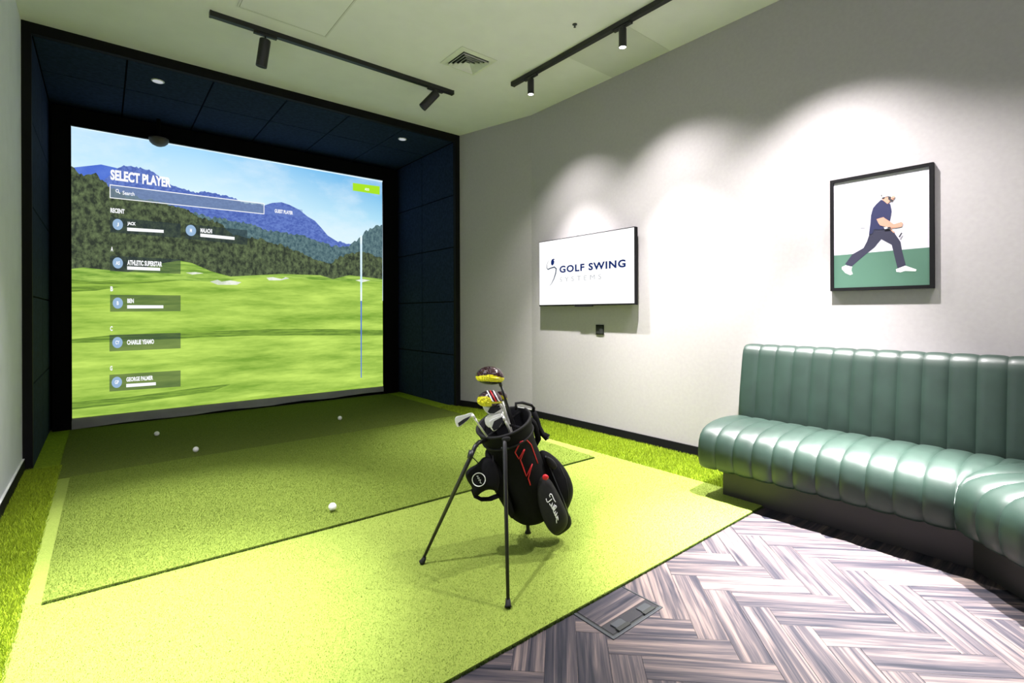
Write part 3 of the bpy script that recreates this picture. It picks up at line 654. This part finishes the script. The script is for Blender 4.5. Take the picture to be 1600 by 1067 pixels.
def channel(prof, fr, s0, s1, sec, puff, nv=15):
    """one padded channel between stations s0, s1; clamped on the mitre with the neighbouring module"""
    rings = []; pv = []
    for i, (d, z) in enumerate(prof):
        a = prof[max(i - 1, 0)]; b = prof[min(i + 1, len(prof) - 1)]; t = Vector((b[0] - a[0], b[1] - a[1])).normalized(); pv.append(Vector((-t.y, t.x)) if True else t)
    for j in range(nv):
        v = j / (nv - 1); s = s0 + (s1 - s0) * v; ring = []
        for i, (d, z) in enumerate(prof):
            n = pv[i]; lim = d * TAN
            ss = s
            if sec == 1 and s > lim: ss = lim
            if sec == 2 and s < -lim: ss = -lim
            edge = abs((lim - ss) if sec == 1 else (ss + lim))
            k = (1 - abs(2 * v - 1) ** 3.2) ** .8 * puff
            k = min(k, puff * min(1, math.sqrt(max(edge, 0) / .03)))
            if i < 2 or i > len(prof) - 3: k *= .3
            dd, zz = d + n.x * k * sgn[0], z + n.y * k * sgn[0]
            p = fr(ss, dd); p.z = zz; ring.append(p)
        rings.append(ring)
    return rings
def module(name, fr, sec, s_a, s_b, label):
    org = fr((s_a + s_b) / 2, .3); t = empty(name, (org.x, org.y, 0), label, 'sofa', 'green leather banquette modules')
    n = int(round((s_b - s_a) / CW)); prof = seat_prof()
    for kind, prof, sg, mat in (('seat_channel', seat_prof(), -1, 'leather'), ('back_channel', back_prof(), 1, 'leather')):
        sgn[0] = sg
        for k in range(n):
            s0 = s_a + k * CW; s1 = s0 + CW
            if sec == 1 and s0 > prof[0][0] * TAN + .2: continue
            if sec == 2 and s1 < -.3: continue
            rings = channel(prof, fr, s0, s1, sec, .009 if kind == 'seat_channel' else .007)
            mb = MB(); mb.loft(rings, cap=False, close=False)
            first_, last_ = rings[0], rings[-1]
            if (sec == 1 and k == 0): mb.add(first_ + [Vector((first_[-1].x, first_[-1].y, first_[0].z))] , [tuple(range(len(first_) + 1))])
            if (sec == 2 and k == n - 1): mb.add(last_, [tuple(range(len(last_)))])
            o = mb.build(kind, M[mat], t, smooth=True)
            nf = len(o.data.polygons)
            for pl in o.data.polygons:
                if len(pl.vertices) > 4: pl.use_smooth = False
    # padding core, plinth and back board
    def prism(name, poly, z0, z1, m, bevel=0):
        mb = MB(); nn = len(poly); mb.add([(p.x, p.y, z0) for p in poly] + [(p.x, p.y, z1) for p in poly], [tuple(range(nn))[::-1], tuple(range(nn, 2 * nn))] + [(i, (i + 1) % nn, nn + (i + 1) % nn, nn + i) for i in range(nn)])
        return mb.build(name, m, t, bevel=bevel)
    def strip(d0, d1, sa, sb):
        if sec == 1: return [fr(sa, d0), fr(d0 * TAN, d0), fr(d1 * TAN, d1), fr(sa, d1)]
        return [fr(-d0 * TAN, d0), fr(sb, d0), fr(sb, d1), fr(-d1 * TAN, d1)]
    ins = .108
    prism('plinth', strip(.115, .55, s_a + ins, s_b), 0.0, .19, M['plinth'])
    prism('seat_base', strip(.03, .58, s_a + .004, s_b - .004), .189, .40, M['leather'])
    prism('back_board', strip(.64, .772, s_a + .004, s_b - .004), .19, .935, M['leather'])
    return t
sgn = [1]
module('banquette_sofa', frame1, 1, -(SYE - SYC), .35 - .005, 'straight run of channelled green leather banquette against the right wall')
module('banquette_sofa', frame2, 2, -.345, 1.035, 'angled corner run of green leather banquette at the right edge of the picture')

# ================================================================== FLOOR BOX
fx0, fx1, fy0, fy1 = 1.437, 1.748, 1.168, 1.42
fb = empty('floor_box', ((fx0 + fx1) / 2, (fy0 + fy1) / 2, 0), 'steel rimmed floor socket box with wood inlaid lid at the mat edge', 'floor box')
mb = MB(); r_ = .012
mb.box((fx0, fy0, -.003), (fx1, fy0 + r_, .004)); mb.box((fx0, fy0 + r_, -.003), (fx0 + r_, MY - .01, .004)); mb.box((fx1 - r_ * .5, fy0 + r_, -.003), (fx1, MY - .01, .003))
mb.build('rim', M['gunmetal'], fb, bevel=.001)
boxo('shadow_gap', (fx0 + r_, fy0 + r_, .0), (fx1 - r_ * .5, MY - .01, .0008), M['slot'], fb)
lid = boxo('lid_inlay', (fx0 + .022, fy0 + .078, .0006), (fx1 - .010, MY - .01, .003), M['wood'], fb)
boxo('lid_plate', (fx0 + .022, fy0 + .020, .0006), (fx1 - .010, fy0 + .077, .0024), M['cavity'], fb)
boxo('handle_bar', (fx0 + .055, fy0 + .022, .002), (fx0 + .115, fy0 + .062, .008), M['gunmetal'], fb, bevel=.002)
boxo('handle_bar', (fx0 + .215, fy0 + .022, .002), (fx0 + .275, fy0 + .062, .008), M['gunmetal'], fb, bevel=.002)
boxo('cable_slot', (fx0 + .05, fy0 + .012, .003), (fx0 + .118, fy0 + .030, .0085), M['slot'], fb)
boxo('cable_slot', (fx0 + .21, fy0 + .012, .003), (fx0 + .278, fy0 + .030, .0085), M['slot'], fb)
boxo('handle_flap', (fx0 + .118, fy0 + .022, .002), (fx0 + .212, fy0 + .068, .005), M['cavity'], fb, bevel=.001)

# ================================================================== GOLF BALLS
def ball(px, py, z, label):
    p = onz(px, py, z + .0213); r = .0228
    bm = bmesh.new(); bmesh.ops.create_icosphere(bm, subdivisions=5, radius=r)
    # dimples
    ico = bmesh.new(); bmesh.ops.create_icosphere(ico, subdivisions=3, radius=1); cs = [v.co.copy() for v in ico.verts]; ico.free()
    from mathutils.kdtree import KDTree
    kd = KDTree(len(cs)); [kd.insert(c_, i) for i, c_ in enumerate(cs)]; kd.balance()
    for v in bm.verts:
        d = kd.find(v.co.normalized())[2]
        if d < .062: v.co *= 1 - .02 * (1 - (d / .062) ** 2)
    for f in bm.faces: f.smooth = True
    me = bpy.data.meshes.new('golf_ball'); bm.to_mesh(me); bm.free(); me.materials.append(M['ball'])
    o = bpy.data.objects.new('golf_ball', me); col.objects.link(o); o.location = (p.x, p.y, z + r)
    tag(o, label, 'golf ball', 'white golf balls on the mats'); return o, me
b0, bme = ball(519.5, 792, .024, 'white golf ball nearest the bag, near the front edge of the hitting mat')
for px, py, lb in ((306, 702, 'white golf ball just behind the hitting mat, middle one of three near the screen'), (245, 677.5, 'white golf ball closest to the left end of the screen'), (531, 653, 'white golf ball farthest right near the screen')):
    p = onz(px, py, .034); o = b0.copy(); col.objects.link(o); o.location = (p.x, p.y, .011 + .0228); o['label'] = lb

# ================================================================== GOLF BAG
bag = empty('golf_bag', (1.80, 2.0, 0), 'black golf stand bag with red piping and white script, propped on two thin legs', 'golf bag')
A0 = P(831, 788, 2.57); A1 = P(787, 660, 2.44); ax = (A1 - A0).normalized(); LB = (A1 - A0).length
nh = ax.cross(Vector((0, 0, 1))).normalized(); e2 = nh.cross(ax).normalized()
def bring(t, rx, ry, n=32, tilt=0):
    c = A0 + ax * (t * LB)
    return [c + nh * (rx * math.cos(2 * math.pi * k / n)) + e2 * (ry * math.sin(2 * math.pi * k / n)) + ax * (tilt * math.sin(2 * math.pi * k / n)) for k in range(n)]
mb = MB()
prof = [(-.13, .03, .03), (-.12, .075, .07), (-.09, .105, .10), (-.03, .124, .119), (.1, .130, .126), (.3, .130, .126), (.5, .126, .122), (.7, .122, .12), (.85, .128, .125), (.93, .135, .130), (.97, .141, .135), (1.0, .142, .136), (1.01, .138, .132), (1.0, .130, .124), (.9, .122, .116), (.55, .112, .108)]
n_ = 32
mb.loft([bring(t, a, b) for t, a, b in prof], cap=True)
body = mb.build('body', M['fabric'], bag, smooth=True)
bvh = BVHTree.FromPolygons([tuple(v.co) for v in body.data.vertices], [tuple(p.vertices) for p in body.data.polygons])
mb = MB(); rim = bring(1.005, .140, .134, 40); mb.tube(rim + [rim[0]], .007, 8, cap=False); mb.build('rim', M['fabric_grey'], bag, smooth=True)
mb = MB(); rb = bring(.86, .131, .128, 40); mb.tube(rb + [rb[0]], .005, 8, cap=False); mb.build('collar_seam', M['fabric_grey'], bag, smooth=True)
for a_, b_ in ((0, n_ // 2), (n_ // 4, 3 * n_ // 4)):
    q0, q1 = bring(.985, .13, .125)[a_ % n_], bring(.985, .13, .125)[b_ % n_]; mb = MB(); mb.tube([q0, (q0 + q1) / 2, q1], .006, 6); mb.build('divider', M['fabric'], bag)

def pillow(outline, D, th, tiltv=None):
    """rounded pocket: a closed outline with full, domed thickness"""
    pts = [P(x, y, D) for x, y in outline]; c = sum(pts, Vector()) / len(pts); n = len(pts)
    # smooth the outline (Chaikin)
    for _ in range(2):
        q = []
        for i in range(len(pts)): a, b = pts[i], pts[(i + 1) % len(pts)]; q += [a * .75 + b * .25, a * .25 + b * .75]
        pts = q
    view = (c - CAM).normalized(); rings = []
    for i in range(9):
        ph = -math.pi / 2 + math.pi * i / 8; k = max(.02, math.cos(ph)) ** .45; h = math.sin(ph) * th / 2
        rings.append([c + (p - c) * k + view * h for p in pts])
    mb = MB(); mb.loft(rings, cap=True); return mb
side = pillow([(843, 702), (856, 705), (872, 718), (886, 735), (895, 756), (896, 772), (891, 788), (886, 797), (893, 810), (893, 822), (882, 832), (868, 839), (852, 822), (840, 790), (834, 755), (836, 720)], 2.56, .17).build('apparel_pocket', M['fabric'], bag, smooth=True)
strip_ = pillow([(836, 752), (846, 742), (858, 746), (870, 766), (880, 787), (888, 806), (886, 824), (869, 838), (857, 828), (846, 806), (838, 780)], 2.45, .10).build('ball_pocket', M['fabric_grey'], bag, smooth=True)
hip = pillow([(726, 740), (733, 731), (746, 725), (756, 712), (772, 716), (782, 745), (778, 770), (768, 764), (755, 767), (744, 777), (738, 772), (738, 762), (730, 751)], 2.34, .08).build('hip_pocket', M['fabric'], bag, smooth=True)
pillow([(851, 712), (862, 715), (872, 728), (866, 735), (855, 728)], 2.475, .03).build('pocket_panel', M['fabric_grey'], bag, smooth=True)
def cast(obj, x, y, lift, D=2.4):
    bv = BVHTree.FromPolygons([tuple(v.co) for v in obj.data.vertices], [tuple(p.vertices) for p in obj.data.polygons]) if obj.name not in bvc else bvc[obj.name]
    bvc[obj.name] = bv; d = ray(x, y).normalized(); h = bv.ray_cast(CAM, d)
    return (h[0] - d * lift) if h[0] else P(x, y, D)
bvc = {}
def decal(name, obj, path, r, m, lift=.002, D=2.4, sub=3):
    pts = []
    for a, b in zip(path[:-1], path[1:]):
        for k in range(sub): f = k / sub; pts.append((a[0] + (b[0] - a[0]) * f, a[1] + (b[1] - a[1]) * f))
    pts.append(path[-1]); mb = MB(); mb.tube([cast(obj, x, y, lift, D) for x, y in pts], r, 6); return hang(mb.build(name, m, bag, smooth=True), obj)
c1 = lambda x, y: (680 + x / 5.93, 680 + y / 5.93)
for path in ([(825, 130), (775, 220), (740, 160), (790, 60), (850, 45), (890, 90), (950, 260)], [(830, 130), (790, 230), (845, 380), (900, 265)], [(898, 270), (862, 400), (882, 462)]):
    decal('red_piping', body, [c1(*p) for p in path], .0030, M['red'])
c2 = lambda x, y: (850 + x / 15.25, 760 + y / 15.25)
for path in ([(150, 255), (130, 215), (150, 175), (185, 190), (215, 260), (240, 320), (275, 370)], [(50, 290), (65, 350), (90, 380), (140, 340), (190, 295)],
             [(130, 405), (165, 480), (205, 380), (180, 490), (195, 535), (250, 420), (210, 550), (235, 575), (300, 480), (275, 450), (240, 520), (225, 600), (245, 650), (275, 585), (255, 670), (268, 705), (315, 615), (280, 720), (290, 760), (328, 700), (295, 800), (300, 872)], [(310, 740), (335, 745), (332, 805)]):
    decal('white_script', strip_, [c2(*p) for p in path], .0021, M['white_print'], .002, 2.5, 2)
cc = (748.1, 749.3); decal('round_badge', hip, [(cc[0] + 10.2 * math.cos(2 * math.pi * k / 28), cc[1] + 10.4 * math.sin(2 * math.pi * k / 28)) for k in range(29)], .0022, M['white_print'], .002, 2.36, 1)
decal('badge_script', hip, [(744.5, 744), (747, 743.5), (746.5, 748), (749, 746), (748.2, 751), (751, 749), (750, 754), (752.5, 755)], .0012, M['white_print'], .002, 2.36, 2)
pillow([(847, 743), (852, 740), (858, 744), (856, 750), (848, 750)], 2.40, .03).build('red_tab', M['red'], bag, smooth=True)
pillow([(756, 702), (768, 700), (782, 720), (795, 770), (806, 806), (800, 812), (792, 800), (780, 780), (770, 762), (762, 735)], 2.44, .10).build('side_gusset', M['fabric'], bag, smooth=True)
pillow([(783, 683), (798, 681), (797, 690), (785, 691)], 2.30, .02).build('leg_bracket', M['fabric_grey'], bag, smooth=True)
mb = MB(); mb.tube([cast(side, x, y, .002) for x, y in ((852, 712), (858, 728), (868, 752), (880, 780), (889, 806))], .004, 8, flat=.6); mb.build('zip', M['gunmetal'], bag, smooth=True)
mb = MB(); mb.tube([cast(side, x, y, .002) for x, y in ((876, 730), (884, 748), (888, 768), (888, 785))], .0025, 8); mb.build('zip', M['fabric_grey'], bag, smooth=True)
# carry handle and straps
mb = MB(); mb.tube([P(806, 640, 2.50), P(806, 630, 2.50), P(816, 629, 2.52), P(830, 633, 2.54), P(834, 637, 2.55), P(833, 648, 2.55)], .010, 10, flat=.7); mb.build('carry_handle', M['fabric_grey'], bag, smooth=True)
mb = MB(); mb.tube([P(809, 636, 2.49), P(818, 637.5, 2.50), P(830, 640, 2.52)], .003, 6); mb.build('handle_edge', M['white_plastic'], bag, smooth=True)
mb = MB(); mb.tube([P(834, 644, 2.54), P(838, 655, 2.55), P(842, 668, 2.55), P(848, 678, 2.55), P(856, 684, 2.54)], [.018, .020, .019, .017, .024], 12, flat=.8); mb.build('shoulder_strap', M['fabric'], bag, smooth=True)
mb = MB(); mb.tube([P(828, 655, 2.52), P(834, 662, 2.52), P(838, 672, 2.54), P(841, 685, 2.55), P(835, 695, 2.55)], .020, 10, flat=.8); mb.build('shoulder_strap', M['fabric'], bag, smooth=True)
mb = MB(); mb.tube([P(853, 684, 2.53), P(857, 685, 2.525)], .006, 8); mb.build('buckle', M['gunmetal'], bag, smooth=True)
mb = MB(); mb.tube([P(738, 764, 2.34), P(742, 775, 2.34), P(752, 780, 2.34), P(765, 779.5, 2.36), P(782, 773, 2.42)], .016, 10, flat=.45); mb.build('shoulder_strap', M['fabric'], bag, smooth=True)
mb = MB(); mb.tube([P(770, 712, 2.33), P(772, 735, 2.33), P(778, 765, 2.37)], .006, 8, flat=.4); mb.build('side_strap', M['fabric_grey'], bag, smooth=True)
# legs
F1 = onz(659, 880, .012); F2 = onz(794, 950, .012)
def leg(path, foot, r0=.0105):
    pts = path + [foot + Vector((0, 0, .006))]; mb = MB(); mb.tube(pts, [r0 * 1.1] * (len(path)) + [r0 * .72], 12); o = mb.build('leg', M['black_metal'], bag, smooth=True)
    d = (pts[-1] - pts[-2]).normalized(); mb = MB(); mb.tube([foot - d * .035, foot - d * .012, foot + Vector((0, 0, .004))], [.009, .012, .015], 12); hang(mb.build('rubber_foot', M['fabric_grey'], bag, smooth=True), o)
leg([P(758, 688, 2.35), P(748, 691, 2.31), P(742, 698, 2.29), P(738, 708, 2.28)], F1, .0095)
leg([P(788, 684, 2.31), P(788.5, 694, 2.29), P(789, 712, 2.27)], F2, .0095)
mb = MB(); mb.tube([P(736, 712, 2.28), P(750, 726, 2.36)], .0025, 6); mb.build('leg_rod', M['black_metal'], bag, smooth=True)
mb = MB(); mb.tube([P(737, 704, 2.275), P(734, 716, 2.26)], .0135, 12); mb.build('leg_joint', M['black_metal'], bag, smooth=True)
bf = onz(825, 832, .012); mb = MB(); mb.tube([P(824, 808, 2.55), Vector((bf.x, bf.y, .03)), bf + Vector((0, 0, -.001))], [.010, .010, .018], 10); mb.build('base_foot', M['black_metal'], bag, smooth=True)
MB().tube([P(783, 700, 2.305), P(795, 700, 2.305)], .004, 6).build('bracket_pin', M['gunmetal'], bag)
decal('bracket_mark', body, [(784.5, 700), (785, 703), (787, 703.5), (788.5, 700.5)], .001, M['white_print'], .003)

# ================================================================== CLUBS
vr = r3; vu = u3
def shaft(club, pts, r, m):
    mb = MB(); mb.tube(pts, r, 10); return mb.build('shaft', m, club, smooth=True)
def wood_head(club, cx, cy, D, wx, hz, dp, roll, stripes):
    c = P(cx, cy, D); view = (c - CAM).normalized(); cr, sr = math.cos(roll), math.sin(roll)
    R_ = vr * cr + vu * sr; U_ = vu * cr - vr * sr; parts = {'head': MB(), 'face_band': MB(), 'sole': MB()}
    nu, nv = 84, 48; V = {}
    def pt(i, j):
        th = 2 * math.pi * i / nu; ph = -math.pi / 2 + math.pi * j / nv
        x = math.cos(ph) * math.cos(th); y = math.cos(ph) * math.sin(th); z = math.sin(ph)
        z2 = z if z > 0 else z * .62
        w_ = 1 - .18 * max(0, x)
        return c + R_ * (x * wx) + view * (y * dp * w_) + U_ * (z2 * hz)
    for j in range(nv):
        for i in range(nu):
            a = [pt(i, j), pt((i + 1) % nu, j), pt((i + 1) % nu, j + 1), pt(i, j + 1)]; ph = -math.pi / 2 + math.pi * (j + .5) / nv; z = math.sin(ph); th = 2 * math.pi * (i + .5) / nu; x = math.cos(ph) * math.cos(th)
            if stripes: key = 'face_band' if (z < .45 - .9 * max(0, x + .2) and z > -.9 and x < .15) or (-.5 < z < -.2) else 'head'
            else: key = 'face_band' if (-.55 < z < .28 - .25 * abs(x)) else ('sole' if z <= -.55 else 'head')
            if z < -.93: key = 'sole'
            parts[key].add(a, [(0, 1, 2, 3)])
    hd = None
    for key, mb in parts.items():
        if not mb.f: continue
        m = {'head': M['crown'], 'face_band': M['yellow'], 'sole': M['graphite']}[key]
        o = mb.build(key, m, club, smooth=True)
        if key == 'head': hd = o
        else: hang(o, hd)
        bm = bmesh.new(); bm.from_mesh(o.data); bmesh.ops.remove_doubles(bm, verts=bm.verts[:], dist=1e-5); bm.to_mesh(o.data); bm.free()
    if stripes:
        for k, (off, m) in enumerate(((-.14, 'white_print'), (.10, 'red'), (.34, 'white_print'))):
            mb = MB(); n = 12; pts = []
            for i in range(n + 1):
                f = i / n; z = .97 - 1.15 * f; x = off + .42 * f; y = -math.sqrt(max(0, 1 - z * z - x * x)) * 1.02
                pts.append(c + R_ * (x * wx) + view * (y * dp) + U_ * ((z if z > 0 else z * .62) * hz))
            mb.tube(pts, .003, 6); hang(mb.build('stripe', M[m], club, smooth=True), hd)
def club(label, pos): return empty('golf_club', pos, label, 'golf club', 'golf clubs standing in the bag')
INS = A0 + ax * (LB * .25)
cl = club('driver with dark crown and yellow band, topmost club above the golf bag', P(806, 700, 2.46))
wood_head(cl, 765.5, 590, 2.36, .068, .054, .055, -.06, False)
MB().tube([P(780, 595, 2.355), P(783, 603, 2.36)], .008, 10).build('hosel', M['graphite'], cl, smooth=True)
shaft(cl, [P(782, 600, 2.36), P(795, 640, 2.40), P(803, 662, 2.43), INS], .0058, M['graphite'])
cl = club('fairway wood with yellow wedge and red and white stripes, just below the driver', P(800, 700, 2.46))
wood_head(cl, 765, 626, 2.34, .059, .048, .05, .06, True)
shaft(cl, [P(785, 628, 2.345), P(791, 648, 2.37), P(797, 665, 2.42), INS + nh * .03], .0055, M['steel'])
cl = club('dark headed hybrid club half hidden behind the striped fairway wood', P(802, 700, 2.46))
wood_head(cl, 783, 620, 2.42, .032, .028, .035, -.3, False)
shaft(cl, [P(788, 622, 2.42), P(796, 645, 2.44), P(801, 662, 2.46), INS - nh * .02], .0055, M['graphite'])
def iron(label, outline, cavity, D, hosel, sh, dz=.02):
    cl = club(label, P(795, 700, 2.46)); pts = [P(x, y, D) for x, y in outline]; view = (pts[0] - CAM).normalized()
    for _ in range(1):
        q = []
        for i in range(len(pts)): a, b = pts[i], pts[(i + 1) % len(pts)]; q += [a * .8 + b * .2, a * .2 + b * .8]
        pts = q
    hd = poly_in(0, pts, view * dz).build('head', M['steel'], cl, bevel=.002)
    if cavity: hang(poly_in(0, [P(x, y, D - .002) for x, y in cavity], view * .004).build('cavity', M['cavity'], cl), hd)
    mb = MB(); mb.tube([P(*hosel[0], D + .004), P(*hosel[1], D + .01)], .0068, 10); mb.build('hosel', M['steel'], cl, smooth=True)
    shaft(cl, [P(*hosel[1], D + .01)] + [P(x, y, d) for x, y, d in sh] + [INS], .005, M['steel'])
iron('iron with thick chrome blade leaning out at the left of the golf bag', [(710.5, 654), (713, 650.5), (724, 648.5), (734, 645), (738.5, 645), (739, 648.5), (733, 655), (724, 662.5), (718.5, 667), (714, 667), (711.5, 661)], [(715.5, 661), (724, 655), (735, 650), (731, 656), (722, 663), (717, 666)], 2.25, ((737, 647), (742, 654)), [(748, 664, 2.28), (758, 678, 2.33)])
iron('chrome iron directly beneath the striped fairway wood', [(754, 636), (758, 634), (766, 633), (780, 631), (784, 638), (782, 643), (772, 647), (765, 648), (758, 643)], [(762, 643), (766, 636), (780, 633), (783, 639), (772, 646), (765, 646)], 2.34, ((780, 636), (784, 643)), [(790, 656, 2.37), (796, 668, 2.41)])
iron('chrome iron peeking from behind the one under the fairway wood', [(752, 631), (757, 629), (770, 629), (782, 629), (782, 634), (770, 640), (760, 640), (755, 637)], None, 2.37, ((780, 631), (785, 636)), [(792, 652, 2.39), (797, 664, 2.42)], .015)
iron('lowest chrome iron, its dark ribbed face just above the bag opening', [(764, 659), (768, 655), (778, 651), (786, 648), (787, 655), (783, 664), (776, 672), (771, 674), (766, 669)], [(768.5, 668), (772, 658), (785, 651), (786, 658), (778, 670), (771.5, 673)], 2.31, ((785, 651), (789, 657)), [(792, 664, 2.33), (796, 672, 2.37)])
iron('chrome iron overlapped by the lowest iron in the bag', [(757, 656), (759, 651), (770, 648.5), (783, 644.5), (784, 650), (772, 655), (768, 664), (765, 669), (759, 664)], None, 2.335, ((782, 647), (786, 652)), [(791, 662, 2.35), (796, 670, 2.39)], .015)
iron('upper chrome iron filling the gap behind the lower irons', [(760, 650), (766, 647), (778, 643), (782, 641), (783, 645), (775, 650), (765, 654)], None, 2.36, ((781, 643), (785, 648)), [(790, 658, 2.37), (795, 667, 2.40)], .012)
bpy.context.view_layer.update()
